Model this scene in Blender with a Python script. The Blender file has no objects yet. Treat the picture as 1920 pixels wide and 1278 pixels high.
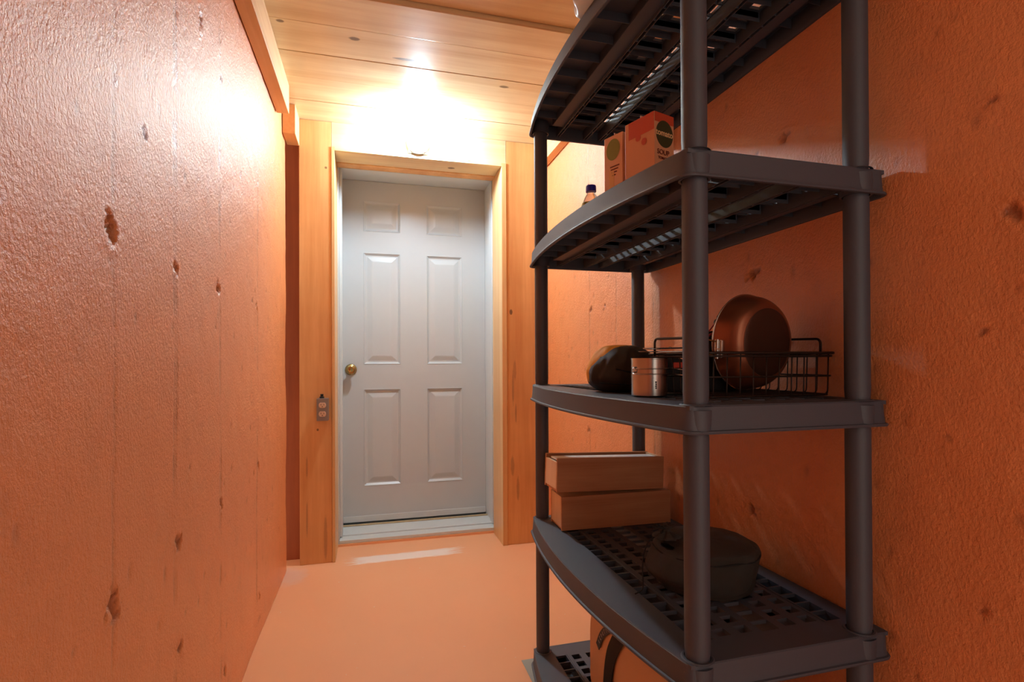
import bpy, bmesh, math, random
import numpy as np
from mathutils import Vector, Matrix, noise as mnoise
random.seed(7)
S = bpy.context.scene
COL = S.collection
PI = math.pi

# ------------------------------------------------------------------ camera
F = 983.42; YAW = 0.2630; PITCH = 0.0054; ROLL = -0.0045; V0 = 673.08; H = 0.9752
c_, s_ = math.cos(YAW), math.sin(YAW)
r_ = Vector((c_, -s_, 0)); f_ = Vector((s_, c_, 0)); u_ = Vector((0, 0, 1))
f2 = f_*math.cos(PITCH)+u_*math.sin(PITCH); u2 = u_*math.cos(PITCH)-f_*math.sin(PITCH)
r3 = r_*math.cos(ROLL)+u2*math.sin(ROLL); u3 = u2*math.cos(ROLL)-r_*math.sin(ROLL)
cam = bpy.data.cameras.new('camera'); camo = bpy.data.objects.new('camera', cam); COL.objects.link(camo)
cam.sensor_width = 36; cam.lens = F/1920*36; cam.shift_y = (V0-639)/1920; cam.clip_start = .02
m = Matrix.Identity(4)
for i, v in enumerate((r3, u3, -f2)):
    for j in range(3): m[j][i] = v[j]
m[0][3], m[1][3], m[2][3] = 0, 0, H
camo.matrix_world = m
S.camera = camo
# ------------------------------------------------------------------ world, exposure
w = bpy.data.worlds.new('world'); S.world = w; w.use_nodes = True
w.node_tree.nodes['Background'].inputs[0].default_value = (1, .86, .74, 1)
w.node_tree.nodes['Background'].inputs[1].default_value = .74   # ambient fill added to stand for a lit room, entering through the open end
S.view_settings.view_transform = 'Standard'; S.view_settings.look = 'None'
S.view_settings.exposure = 0.66; S.view_settings.gamma = 1; S.view_settings.use_curve_mapping = False
BULB_STRENGTH = 405.0      # the bare bulb above the door

# ------------------------------------------------------------------ materials
def srgb(r, g, b):
    def f(c):
        c /= 255
        return c/12.92 if c <= .04045 else ((c+.055)/1.055)**2.4
    return (f(r), f(g), f(b), 1)

class NT:
    def __init__(s, name):
        s.m = bpy.data.materials.new(name); s.m.use_nodes = True
        s.t = s.m.node_tree; s.b = s.t.nodes['Principled BSDF']; s.out = s.t.nodes['Material Output']
    def n(s, typ, **kw):
        nd = s.t.nodes.new(typ)
        for k, v in kw.items():
            if k.startswith('i_'):
                key = k[2:]
                key = int(key) if key.isdigit() else key.replace('_', ' ')
                nd.inputs[key].default_value = v
            else: setattr(nd, k, v)
        return nd
    def l(s, a, b): s.t.links.new(a, b)
    def set(s, **kw):
        for k, v in kw.items(): s.b.inputs[k.replace('_', ' ')].default_value = v
    def coords(s, scale=(1, 1, 1), kind='Object', loc=(0, 0, 0)):
        tc = s.n('ShaderNodeTexCoord'); mp = s.n('ShaderNodeMapping')
        mp.inputs['Scale'].default_value = scale; mp.inputs['Location'].default_value = loc
        s.l(tc.outputs[kind], mp.inputs['Vector']); return mp.outputs[0]
    def noise(s, vec, scale, detail=4, rough=.55, dist=0):
        nd = s.n('ShaderNodeTexNoise'); s.l(vec, nd.inputs['Vector'])
        nd.inputs['Scale'].default_value = scale; nd.inputs['Detail'].default_value = detail
        nd.inputs['Roughness'].default_value = rough; nd.inputs['Distortion'].default_value = dist
        return nd.outputs['Fac']
    def ramp(s, fac, stops):
        nd = s.n('ShaderNodeValToRGB'); s.l(fac, nd.inputs[0]); e = nd.color_ramp.elements
        while len(e) < len(stops): e.new(.5)
        for k, (p, c) in enumerate(stops): e[k].position = p; e[k].color = c
        return nd.outputs[0]
    def mix(s, fac, a, b, mode='MIX'):
        nd = s.n('ShaderNodeMix', data_type='RGBA', blend_type=mode)
        for i, v in ((0, fac), (6, a), (7, b)):
            if hasattr(v, 'links'): s.l(v, nd.inputs[i])
            else: nd.inputs[i].default_value = v
        return nd.outputs[2]
    def math(s, op, a, b=0.0, c=0.0, clamp=False):
        nd = s.n('ShaderNodeMath', operation=op, use_clamp=clamp)
        for i, v in ((0, a), (1, b), (2, c)):
            if hasattr(v, 'links'): s.l(v, nd.inputs[i])
            else: nd.inputs[i].default_value = v
        return nd.outputs[0]
    def bump(s, h, strength=.3, dist=.002, prev=None):
        nd = s.n('ShaderNodeBump'); nd.inputs['Strength'].default_value = strength
        nd.inputs['Distance'].default_value = dist; s.l(h, nd.inputs['Height'])
        if prev: s.l(prev, nd.inputs['Normal'])
        s.l(nd.outputs[0], s.b.inputs['Normal']); return nd.outputs[0]
    def attr(s, name):
        return s.n('ShaderNodeAttribute', attribute_name=name).outputs['Fac']

def plain(name, col, rough=.5, metal=0, spec=.5, bumpsc=0, bstr=.2, coat=0, bdist=.001):
    k = NT(name); k.set(Base_Color=col, Roughness=rough, Metallic=metal, Specular_IOR_Level=spec, Coat_Weight=coat)
    v = k.coords()
    nz = k.noise(v, 14, 3)
    k.l(k.mix(k.math('MULTIPLY', nz, .16), col, tuple(c*.72 for c in col[:3])+(1,)), k.b.inputs['Base Color'])
    if bumpsc: k.bump(k.noise(v, bumpsc, 3), bstr, bdist)
    return k.m

def paint_wall(name, base, dark, rough, stipple):
    k = NT(name); v = k.coords()
    big = k.noise(v, 2.2, 4, .6)
    med = k.noise(v, 22, 3, .6)
    c = k.mix(k.math('MULTIPLY', big, .3), base, tuple(x*.82 for x in base[:3])+(1,))
    c = k.mix(k.math('MULTIPLY', k.math('SUBTRACT', med, .5, clamp=True), .5), c, dark)
    # hollows of the pitted concrete, their shade darkened into the colour
    c = k.mix(k.attr('pit'), c, dark)
    k.l(c, k.b.inputs['Base Color'])
    rr = k.math('MULTIPLY_ADD', k.noise(v, 6, 3), .16, rough-.08)
    k.l(rr, k.b.inputs['Roughness'])
    k.set(Specular_IOR_Level=.8, Coat_Weight=.55, Coat_Roughness=.34)
    vs = k.coords((1, 1, .75))
    st = k.noise(vs, 170, 4, .65)
    st2 = k.noise(v, 420, 2, .5)
    b1 = k.bump(st, stipple, .0038)
    b2 = k.bump(st2, stipple*.55, .0009, b1)
    k.l(b2, k.b.inputs['Coat Normal'])
    return k.m

def wood(name, axis, light, dark, rough=.32, grain=1.0, knots=(), tone=False, spec=.5):
    k = NT(name)
    sc = [26*grain]*3; sc['xyz'.index(axis)] = 1.1
    v = k.coords(tuple(sc)); v0 = k.coords()
    if tone:   # boards cut from different trees: shift the grain by the board's own number
        at = k.n('ShaderNodeAttribute', attribute_name='board')
        cb = k.n('ShaderNodeCombineXYZ'); k.l(k.math('MULTIPLY', at.outputs['Fac'], 37.0), cb.inputs['xyz'.index(axis)])
        va = k.n('ShaderNodeVectorMath', operation='ADD'); k.l(v, va.inputs[0]); k.l(cb.outputs[0], va.inputs[1]); v = va.outputs[0]
    g1 = k.noise(v, .55, 3, .55, .6)
    g2 = k.noise(v, 3.2, 5, .65)
    g = k.math('ADD', k.math('MULTIPLY', g1, .7), k.math('MULTIPLY', g2, .3))
    c = k.ramp(g, [(.30, dark), (.50, tuple((a+b)/2 for a, b in zip(light, dark))), (.66, light)])
    blotch = k.noise(v0, 3.5, 3)
    c = k.mix(k.math('MULTIPLY', k.math('SUBTRACT', blotch, .45, clamp=True), 1.0), c, tuple(x*.8 for x in dark[:3])+(1,))
    if tone: 
        tn = k.n('ShaderNodeAttribute', attribute_name='tone').outputs['Fac']
        c = k.mix(tn, c, k.mix(1.0, c, (.80, .62, .50, 1), 'MULTIPLY'))
    for (p, rad) in knots:
        sub = k.n('ShaderNodeVectorMath', operation='SUBTRACT'); k.l(v0, sub.inputs[0]); sub.inputs[1].default_value = p
        dv = k.n('ShaderNodeVectorMath', operation='DIVIDE'); k.l(sub.outputs[0], dv.inputs[0]); dv.inputs[1].default_value = rad
        ln = k.n('ShaderNodeVectorMath', operation='LENGTH'); k.l(dv.outputs[0], ln.inputs[0])
        dd = k.math('ADD', ln.outputs['Value'], k.math('MULTIPLY', k.noise(v0, 60, 2), .5))
        mr = k.n('ShaderNodeMapRange', interpolation_type='SMOOTHSTEP'); k.l(dd, mr.inputs[0])
        mr.inputs[1].default_value = 1.0; mr.inputs[2].default_value = 1.5; mr.inputs[3].default_value = .32 if rad[2] > rad[0]*3 and axis == 'z' else .8; mr.inputs[4].default_value = 0
        c = k.mix(mr.outputs[0], c, srgb(92, 62, 38))
    k.l(c, k.b.inputs['Base Color']); k.set(Roughness=rough, Specular_IOR_Level=spec)
    k.bump(g, .12, .0012)
    return k.m

ORANGE = srgb(244, 158, 98); ORANGE_D = srgb(150, 92, 60)
M = {}
M['wall_l'] = paint_wall('orange_wall_paint', ORANGE, ORANGE_D, .40, .85)
M['wall_r'] = M['wall_l']
HL, HD = srgb(238, 220, 178), srgb(212, 180, 130)
M['ceil'] = wood('varnished_pine_ceiling', 'x', HL, HD, .30, .9, tone=True,
    knots=[((-.055, 1.995, 2.158), (.018, .011, .05)), ((.164, 2.279, 2.158), (.019, .014, .05)), ((.134, 2.082, 2.158), (.045, .008, .05)),
           ((.20, 2.10, 2.158), (.03, .006, .05)), ((.557, 2.181, 2.158), (.02, .009, .05)), ((-.30, 1.955, 2.158), (.012, .008, .05))])
M['post'] = wood('honey_pine_post', 'z', srgb(240, 194, 132), srgb(212, 148, 88), .38, .7,
    knots=[((.725, 2.71, 1.242), (.008, .05, .014)), ((.745, 2.71, .93), (.008, .05, .05)), ((.735, 2.71, .84), (.006, .05, .09)), ((.75, 2.71, .70), (.005, .05, .05)),
           ((.73, 2.71, .42), (.01, .05, .05)), ((.76, 2.71, .30), (.008, .05, .06)), ((-.30, 2.71, .47), (.004, .05, .05)), ((-.21, 2.71, 1.93), (.006, .05, .006)),
           ((-.30, 2.71, .22), (.004, .05, .08)), ((-.215, 2.71, .12), (.008, .05, .10)), ((-.25, 2.71, .65), (.005, .05, .006))])
M['beam'] = wood('honey_pine_header', 'x', HL, HD, .5, .8, knots=[((.39, 2.71, 2.135), (.02, .05, .006)), ((.42, 2.80, 2.018), (.018, .012, .05)), ((.50, 2.69, 2.03), (.01, .05, .004))])
M['ledger'] = wood('pine_ledger', 'y', srgb(240, 206, 156), srgb(206, 150, 96), .5, .8)
M['lining'] = wood('pale_pine_lining', 'z', srgb(240, 205, 150), srgb(218, 168, 108), .4, .8)
M['box'] = wood('raw_pine_box', 'x', srgb(216, 166, 122), srgb(176, 116, 76), .6, 1.3, spec=.3)
M['boxend'] = wood('pale_end_grain', 'z', srgb(240, 212, 176), srgb(222, 182, 140), .6, 1.3, spec=.3)
M['door'] = plain('white_door_paint', srgb(198, 202, 202), .32, bumpsc=220, bstr=.05)
M['frame'] = plain('white_frame_paint', srgb(216, 222, 222), .35)
M['tan'] = plain('tan_weatherstrip', srgb(196, 172, 130), .6)
M['plastic'] = plain('charcoal_plastic', srgb(56, 64, 77), .60, spec=1.0, bumpsc=900, bstr=.25, bdist=.0006, coat=.0)
M['plastic'].node_tree.nodes['Principled BSDF'].inputs['Coat Roughness'].default_value = .42
M['black'] = plain('black_plastic', srgb(16, 16, 17), .5)
M['hole'] = plain('dark_recess', srgb(20, 12, 8), .8)
M['brass'] = plain('antique_brass', srgb(176, 146, 92), .25, metal=1)
M['galv'] = plain('galvanised_steel', srgb(150, 146, 142), .45, metal=.7)
M['steel'] = plain('brushed_steel', srgb(196, 190, 184), .26, metal=1)
M['wire'] = plain('dark_bronze_wire', srgb(52, 40, 34), .4, metal=.6)
M['ivory'] = plain('ivory_plastic', srgb(226, 206, 184), .4)
M['porcelain'] = plain('white_porcelain', srgb(240, 240, 238), .2)
M['copper'] = plain('copper_anodised_pan', srgb(150, 92, 66), .34, metal=.75)
M['copper_base'] = plain('dark_pan_base', srgb(86, 58, 46), .42, metal=.7)
M['anod'] = plain('dark_anodised_metal', srgb(40, 38, 38), .3, metal=.8)
M['pink'] = plain('pink_trim_fabric', srgb(190, 90, 110), .8)
M['yellow'] = plain('yellow_fabric', srgb(236, 170, 40), .7, bumpsc=300)
M['red'] = plain('red_fabric', srgb(200, 70, 50), .7, bumpsc=300)
M['tancase'] = plain('tan_case_fabric', srgb(212, 170, 128), .62, bumpsc=500, bstr=.15)
M['strap'] = plain('black_webbing', srgb(20, 18, 18), .8, bumpsc=700)
M['dark_trim'] = wood('shaded_recess_board', 'z', srgb(176, 96, 54), srgb(140, 70, 38), .5, .7)  # shade of the recess put into the board's dark red-brown
M['tile'] = plain('grey_green_vinyl', srgb(158, 168, 160), .5, bumpsc=40)
M['blue'] = plain('blue_cap', srgb(18, 28, 200), .3)
M['carton'] = plain('tan_carton_print', srgb(226, 160, 118), .42)
M['carton_red'] = plain('tomato_red_print', srgb(206, 78, 48), .42)
M['carton_pale'] = plain('pale_pink_print', srgb(236, 190, 160), .4)
M['green'] = plain('dark_green_print', srgb(58, 62, 34), .5)
M['lgreen'] = plain('leaf_green_print', srgb(140, 150, 70), .5)
M['maroon'] = plain('maroon_print', srgb(112, 34, 18), .5)
M['cream'] = plain('cream_print', srgb(240, 196, 140), .5)
M['white_print'] = plain('white_print', srgb(236, 232, 226), .5)

def fabric(name, col, holes=.3, sc=420, rough=.6):
    k = NT(name); k.set(Base_Color=col, Roughness=rough, Specular_IOR_Level=.5)
    v = k.coords(kind='UV')
    sx = k.n('ShaderNodeSeparateXYZ'); k.l(v, sx.inputs[0])
    a = k.math('SINE', k.math('MULTIPLY', sx.outputs[0], sc)); b = k.math('SINE', k.math('MULTIPLY', sx.outputs[1], sc))
    p = k.math('MULTIPLY', a, b)
    h = k.math('GREATER_THAN', p, 1-holes)
    k.bump(p, .5, .0008)
    tr = k.n('ShaderNodeBsdfTransparent'); mx = k.n('ShaderNodeMixShader')
    k.l(h, mx.inputs[0]); k.l(k.b.outputs[0], mx.inputs[1]); k.l(tr.outputs[0], mx.inputs[2]); k.l(mx.outputs[0], k.out.inputs[0])
    return k.m
M['mesh'] = fabric('black_mesh_fabric', srgb(26, 25, 26), .42, 420)
M['mesh2'] = fabric('charcoal_mesh_fabric', srgb(58, 54, 48), .40, 700, .5)

def glass(name, col, rough=.02, ior=1.45):
    k = NT(name); k.set(Base_Color=col, Roughness=rough, Transmission_Weight=1.0, IOR=ior); return k.m
M['clear'] = glass('clear_plastic', (.95, .97, .96, 1), .04, 1.3)
M['oil'] = glass('yellow_green_liquid', srgb(196, 190, 40), .0, 1.33)

M['film'] = glass('milky_film', (.93, .95, .94, 1), .35, 1.2)
M['film'].node_tree.nodes['Principled BSDF'].inputs['Transmission Weight'].default_value = .55
def emit(name, col, st):
    k = NT(name); e = k.n('ShaderNodeEmission'); e.inputs[0].default_value = col; e.inputs[1].default_value = st
    k.l(e.outputs[0], k.out.inputs[0]); return k.m
BULBCOL = (.72, .92, 1.10, 1)
M['bulb'] = emit('lit_bulb_glass', BULBCOL, BULB_STRENGTH)

def floor_mat():
    k = NT('orange_floor_paint'); v = k.coords()
    base = srgb(246, 184, 138)
    c = k.mix(k.math('MULTIPLY', k.noise(v, 3, 4), .35), base, srgb(236, 164, 118))
    fl = k.math('GREATER_THAN', k.noise(v, 60, 2, .5), .745)     # paint chips
    c = k.mix(k.math('MULTIPLY', fl, .55), c, srgb(242, 226, 208))
    # a whiter strip in front of the sill
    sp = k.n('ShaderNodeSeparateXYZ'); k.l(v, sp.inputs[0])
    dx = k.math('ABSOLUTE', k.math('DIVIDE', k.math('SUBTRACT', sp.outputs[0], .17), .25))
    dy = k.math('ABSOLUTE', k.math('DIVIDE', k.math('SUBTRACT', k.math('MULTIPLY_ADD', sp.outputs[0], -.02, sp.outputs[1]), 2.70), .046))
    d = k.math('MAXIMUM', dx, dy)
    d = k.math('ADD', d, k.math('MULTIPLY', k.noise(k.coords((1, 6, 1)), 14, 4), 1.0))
    pale_strip = k.math('SUBTRACT', 1.0, k.math('SUBTRACT', k.math('MULTIPLY', d, 3.0), 4.0, clamp=True), clamp=True)
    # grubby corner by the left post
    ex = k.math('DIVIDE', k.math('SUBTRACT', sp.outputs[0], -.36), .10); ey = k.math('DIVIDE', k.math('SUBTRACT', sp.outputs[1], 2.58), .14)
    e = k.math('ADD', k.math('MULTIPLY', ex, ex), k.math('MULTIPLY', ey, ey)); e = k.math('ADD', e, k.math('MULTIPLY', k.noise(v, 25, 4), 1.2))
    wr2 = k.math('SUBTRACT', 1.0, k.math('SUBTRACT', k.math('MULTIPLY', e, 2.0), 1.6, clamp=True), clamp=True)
    c = k.mix(k.math('MULTIPLY', pale_strip, .95), c, srgb(252, 240, 230)); c = k.mix(k.math('MULTIPLY', wr2, .4), c, srgb(236, 214, 204))
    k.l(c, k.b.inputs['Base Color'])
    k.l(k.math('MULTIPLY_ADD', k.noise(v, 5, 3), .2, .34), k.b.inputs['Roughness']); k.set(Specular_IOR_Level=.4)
    k.bump(k.noise(v, 30, 4), .3, .002)
    return k.m
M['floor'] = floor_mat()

# ------------------------------------------------------------------ mesh helpers
def obj(name, bm, mat, parent=None, loc=None, rot=None, smooth=False, mods=()):
    me = bpy.data.meshes.new(name); bmesh.ops.recalc_face_normals(bm, faces=bm.faces[:]) if not getattr(bm, 'keep', False) else None
    bm.to_mesh(me); bm.free()
    o = bpy.data.objects.new(name, me); COL.objects.link(o)
    for mm in (mat if isinstance(mat, (list, tuple)) else [mat]): me.materials.append(mm)
    if smooth:
        me.polygons.foreach_set('use_smooth', [True]*len(me.polygons))
    if parent: o.parent = parent
    if loc is not None: o.location = loc
    if rot is not None: o.rotation_euler = rot
    return o
def sharp(o, ang=35):
    me = o.data; me.polygons.foreach_set('use_smooth', [True]*len(me.polygons))
    bm = bmesh.new(); bm.from_mesh(me)
    for e in bm.edges:
        if len(e.link_faces) == 2 and e.calc_face_angle(0) > math.radians(ang): e.smooth = False
    bm.to_mesh(me); bm.free()
    wn = o.modifiers.new('weighted_normal', 'WEIGHTED_NORMAL'); wn.keep_sharp = True; wn.weight = 100
    return o
def thing(name, label, cat, loc=(0, 0, 0), rotz=0, group=None):
    o = bpy.data.objects.new(name, None); COL.objects.link(o); o.empty_display_size = .05
    o.location = loc; o.rotation_euler = (0, 0, rotz); return tag(o, label, cat, group)
def tag(o, label, cat, group=None):
    o['label'] = label; o['category'] = cat
    if group: o['group'] = group
    return o
def struct(o, label=None):
    o['kind'] = 'structure'
    if label: o['label'] = label
    return o
def box(bm, x0, x1, y0, y1, z0, z1, bev=0, mi=0, seg=2):
    r = bmesh.ops.create_cube(bm, size=1)
    vs = r['verts']
    for v in vs:
        v.co = Vector((x0+(v.co.x+.5)*(x1-x0), y0+(v.co.y+.5)*(y1-y0), z0+(v.co.z+.5)*(z1-z0)))
    fs = set(f for v in vs for f in v.link_faces)
    if bev:
        es = list(set(e for v in vs for e in v.link_edges))
        r = bmesh.ops.bevel(bm, geom=es, offset=bev, segments=seg, profile=.5, affect='EDGES'); fs = set(r['faces']) | set(f for f in fs if f.is_valid)
    for f in fs:
        if f.is_valid: f.material_index = mi
    return [f for f in fs if f.is_valid]
def lathe(bm, prof, n=48, axis='z', c=(0, 0, 0), cap=True, uv=False):
    rings = []
    for (r, h) in prof:
        ring = []
        for k in range(n):
            a = 2*PI*k/n
            if axis == 'z': p = (c[0]+r*math.cos(a), c[1]+r*math.sin(a), c[2]+h)
            elif axis == 'y': p = (c[0]+r*math.cos(a), c[1]+h, c[2]+r*math.sin(a))
            else: p = (c[0]+h, c[1]+r*math.cos(a), c[2]+r*math.sin(a))
            ring.append(bm.verts.new(p))
        rings.append(ring)
    for i in range(len(rings)-1):
        for k in range(n):
            bm.faces.new((rings[i][k], rings[i][(k+1) % n], rings[i+1][(k+1) % n], rings[i+1][k]))
    if cap:
        for ring in (rings[0], rings[-1]):
            try: bm.faces.new(ring)
            except ValueError: pass
    return rings
def tube(bm, pts, r, n=8, closed=False):
    pts = [Vector(p) for p in pts]; rings = []
    N = len(pts); prev = None
    for i, p in enumerate(pts):
        if closed: d = (pts[(i+1) % N]-pts[i-1])
        else: d = pts[min(i+1, N-1)]-pts[max(i-1, 0)]
        d.normalize()
        if prev is None:
            a = Vector((0, 0, 1)) if abs(d.z) < .9 else Vector((1, 0, 0))
            u = d.cross(a).normalized()
        else:
            u = (prev-d*prev.dot(d)).normalized()
        prev = u; v = d.cross(u)
        rr = r[i] if isinstance(r, (list, tuple)) else r
        rings.append([bm.verts.new(p+u*rr*math.cos(2*PI*k/n)+v*rr*math.sin(2*PI*k/n)) for k in range(n)])
    for i in range(N if closed else N-1):
        A, B = rings[i], rings[(i+1) % N]
        for k in range(n): bm.faces.new((A[k], A[(k+1) % n], B[(k+1) % n], B[k]))
    if not closed:
        bm.faces.new(rings[0]); bm.faces.new(rings[-1])
def arc(pts, n=6, rad=.01):
    """round the corners of a polyline"""
    pts = [Vector(p) for p in pts]; out = [pts[0]]
    for i in range(1, len(pts)-1):
        a, b, c = pts[i-1], pts[i], pts[i+1]
        ra = min(rad, (a-b).length*.45, (c-b).length*.45)
        p = b+(a-b).normalized()*ra; q = b+(c-b).normalized()*ra
        for k in range(n+1):
            t = k/n; out.append(p*(1-t)**2+b*2*t*(1-t)+q*t*t)
    out.append(pts[-1]); return out
def BM(): return bmesh.new()
def text_mesh(name, body, size, mat, parent, matrix, extrude=.0002, bold=0):
    cu = bpy.data.curves.new(name, 'FONT'); cu.body = body; cu.size = size; cu.extrude = extrude; cu.offset = bold
    cu.align_x = 'CENTER'; cu.align_y = 'CENTER'
    o = bpy.data.objects.new(name, cu); COL.objects.link(o)
    dg = bpy.context.evaluated_depsgraph_get(); me = bpy.data.meshes.new_from_object(o.evaluated_get(dg))
    bpy.data.objects.remove(o); n = bpy.data.objects.new(name, me); COL.objects.link(n)
    me.materials.clear(); me.materials.append(mat); n.parent = parent; n.matrix_local = matrix
    return n

# ------------------------------------------------------------------ the room
XL, XR, YP, CZ = -.386, .930, 2.71, 2.1585
YB = -.45          # passage left open behind the camera to let the added fill in
rng = np.random.RandomState(3)
def vnoise(a, b, cell, seed):
    r = np.random.RandomState(seed); g = r.rand(400, 400)
    x = a/cell+50.3; y = b/cell+50.7
    xi = np.floor(x).astype(int); yi = np.floor(y).astype(int); fx = x-xi; fy = y-yi
    fx = fx*fx*(3-2*fx); fy = fy*fy*(3-2*fy); xi %= 399; yi %= 399
    return (g[xi, yi]*(1-fx)+g[xi+1, yi]*fx)*(1-fy)+(g[xi, yi+1]*(1-fx)+g[xi+1, yi+1]*fx)*fy
def concrete_wall(name, side, y0, y1, pits, seams, yfine, seed, label):
    """side=+1: room lies towards +x; a cast concrete face with form seams and tie holes, as real relief"""
    X = XL if side > 0 else XR
    st = .006
    ys = np.concatenate([np.arange(y0, yfine, .05), np.arange(yfine, y1, st), [y1]]); zs = np.linspace(0, CZ, int(CZ/st)+1)
    Y, Z = np.meshgrid(ys, zs, indexing='ij')
    d = np.zeros_like(Y); pit = np.zeros_like(Y)
    d += (vnoise(Y, Z, .30, seed)-.5)*.006+(vnoise(Y, Z, .06, seed+1)-.5)*.0016
    d += (vnoise(Y, Z, .018, seed+9)-.5)*.0007
    # small scattered pock marks
    r = np.random.RandomState(seed+5)
    for _ in range(170):
        py = r.uniform(max(y0, yfine), y1-.05); pz = r.uniform(.05, CZ-.1); s = r.uniform(.003, .007)
        m_ = np.exp(-(((Y-py)/s)**2+((Z-pz)/(s*r.uniform(1, 2.4)))**2)); d -= m_*r.uniform(.001, .003); pit = np.maximum(pit, m_*r.uniform(.2, .6))
    for (py, pz, s, el, dep) in pits:
        s *= .78; el = .85+(el-1)*.4; wob = (vnoise(Y, Z, .009, seed+2)-.5)*2.2+(vnoise(Y, Z, .025, seed+4)-.5)*.8
        q = np.sqrt(((Y-py-(Z-pz)*-.25)/s)**2+((Z-pz)/(s*el))**2)+wob
        m_ = np.clip(1.35-q, 0, 1); m_ = m_*m_*(3-2*m_)
        rim = np.exp(-((q-1.5)/.35)**2)
        d -= m_*dep*(.45+.7*vnoise(Y, Z, .006, seed+6)); d += rim*.0016; pit = np.maximum(pit, np.clip(m_*1.3, 0, 1)*.8)
    for (py, z0_, z1_, dbl) in seams:
        n1 = vnoise(Z*0+1.3, Z, .05, seed+7+int(py*100)); n2 = vnoise(Z*0+4.3, Z, .009, seed+17+int(py*100))
        for k, off in enumerate((-.006, .004) if dbl else (0,)):
            wv = (vnoise(Z*0+2.2, Z, .12, seed+3)-.5)*.004
            m_ = np.exp(-((Y-py-off-wv)/.0032)**2)*np.clip((n1-.22)*2.6, 0, 1)*(.45+.55*n2)*((Z > z0_) & (Z < z1_))
            d -= m_*.0022; pit = np.maximum(pit, m_*.6)
        m_ = np.exp(-((Y-py-.012)/.004)**2)*(n2 > .45)*n1; d += m_*.0012
    d[0, :] = 0; 
    Xc = X+side*d
    V = np.stack([Xc, Y, Z], -1).reshape(-1, 3); ny, nz = Y.shape
    idx = np.arange(ny*nz).reshape(ny, nz)
    q = np.stack([idx[:-1, :-1], idx[1:, :-1], idx[1:, 1:], idx[:-1, 1:]], -1).reshape(-1, 4)
    if side < 0: q = q[:, ::-1]
    # normals must face the room
    # solid back so that the wall has real thickness
    base = len(V); t = X-side*.12
    B = np.array([[t, y0, 0], [t, y1, 0], [t, y1, CZ], [t, y0, CZ]])
    faces = [list(map(int, f)) for f in q]
    faces.append([base, base+3, base+2, base+1])
    e1 = list(map(int, idx[-1, :])); faces.append(e1+[base+2, base+1]); e0 = list(map(int, idx[0, ::-1])); faces.append(e0+[base, base+3])
    e2 = list(map(int, idx[::-1, 0])); faces.append(e2+[base, base+1]); e3 = list(map(int, idx[:, -1])); faces.append(e3+[base+2, base+3])
    me = bpy.data.meshes.new(name); me.from_pydata(np.vstack([V, B]).tolist(), [], faces)
    at = me.attributes.new('pit', 'FLOAT', 'POINT'); at.data.foreach_set('value', np.concatenate([pit.reshape(-1), np.zeros(4)]).astype(np.float32))
    me.polygons.foreach_set('use_smooth', [True]*len(q)+[False]*5)
    me.materials.append(M['wall_l']); me.update()
    o = bpy.data.objects.new(name, me); COL.objects.link(o); return struct(o, label)
concrete_wall('wall_left', 1, YB, 2.655,
    pits=[(.943, 1.183, .017, 2.0, .012), (1.219, 1.174, .014, 1.5, .012), (1.532, 1.173, .013, 1.3, .011), (1.997, 1.168, .014, 1.4, .011), (1.93, 1.185, .008, 1.3, .004),
          (.951, .599, .020, 1.3, .010), (1.233, .603, .017, 1.3, .008), (1.554, .604, .015, 1.4, .009), (2.027, .612, .013, 1.3, .008), (1.96, .60, .008, 2, .004),
          (1.248, .383, .014, 1.4, .007), (1.578, .14, .015, 1.4, .008), (2.051, .141, .014, 1.3, .008), (1.378, 1.78, .013, 4.0, .006), (1.56, 1.737, .009, 3.0, .007), (1.54, 1.80, .006, 3, .004),
          (1.066, 1.384, .009, 2.2, .004), (2.02, 1.62, .010, 4, .004), (.66, 1.17, .016, 1.4, .010), (.66, .60, .016, 1.3, .009)],
    seams=[(.951, 0, 2.1, False), (1.218, 0, 2.1, True), (1.545, 0, 2.1, True), (2.015, .05, 1.95, True), (.66, 0, 2.1, False)],
    yfine=.15, seed=11, label='orange painted concrete wall with form seams and tie holes, left of the passage')
concrete_wall('wall_right', -1, YB, 2.78,
    pits=[(2.129, 1.204, .013, 1.2, .008), (1.988, 1.201, .012, 1.2, .007), (1.114, 1.198, .017, 1.2, .008), (1.122, .607, .019, 1.2, .010), (2.154, .675, .014, 1.6, .007),
          (.588, 1.375, .008, 1.3, .004), (.562, 1.194, .014, 1.3, .006), (.606, 1.021, .007, 1.2, .004), (.602, .582, .010, 1.2, .006), (1.006, 1.496, .015, 1.2, .007),
          (2.145, 1.752, .012, 1.8, .007), (.564, .604, .010, 1.0, .004), (.655, .846, .006, 1, .003), (1.10, 1.49, .007, 2.5, .003)],
    seams=[(2.141, 0, 2.1, False), (1.88, 0, 2.1, False), (1.60, .0, 1.2, False)],
    yfine=.40, seed=31, label='orange painted concrete wall behind the shelving unit')

bm = BM(); box(bm, XL-.12, XR+.12, YB, 3.30, -.06, 0)
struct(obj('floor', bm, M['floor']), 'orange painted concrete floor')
bm = BM(); box(bm, XL-.12, .20, YB-.10, YB, 0, CZ)  # added out of view to steer the fill onto the left wall
struct(obj('wall_fill_baffle', bm, M['wall_l']), 'unseen orange wall added behind the viewer to steer the fill')
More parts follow.
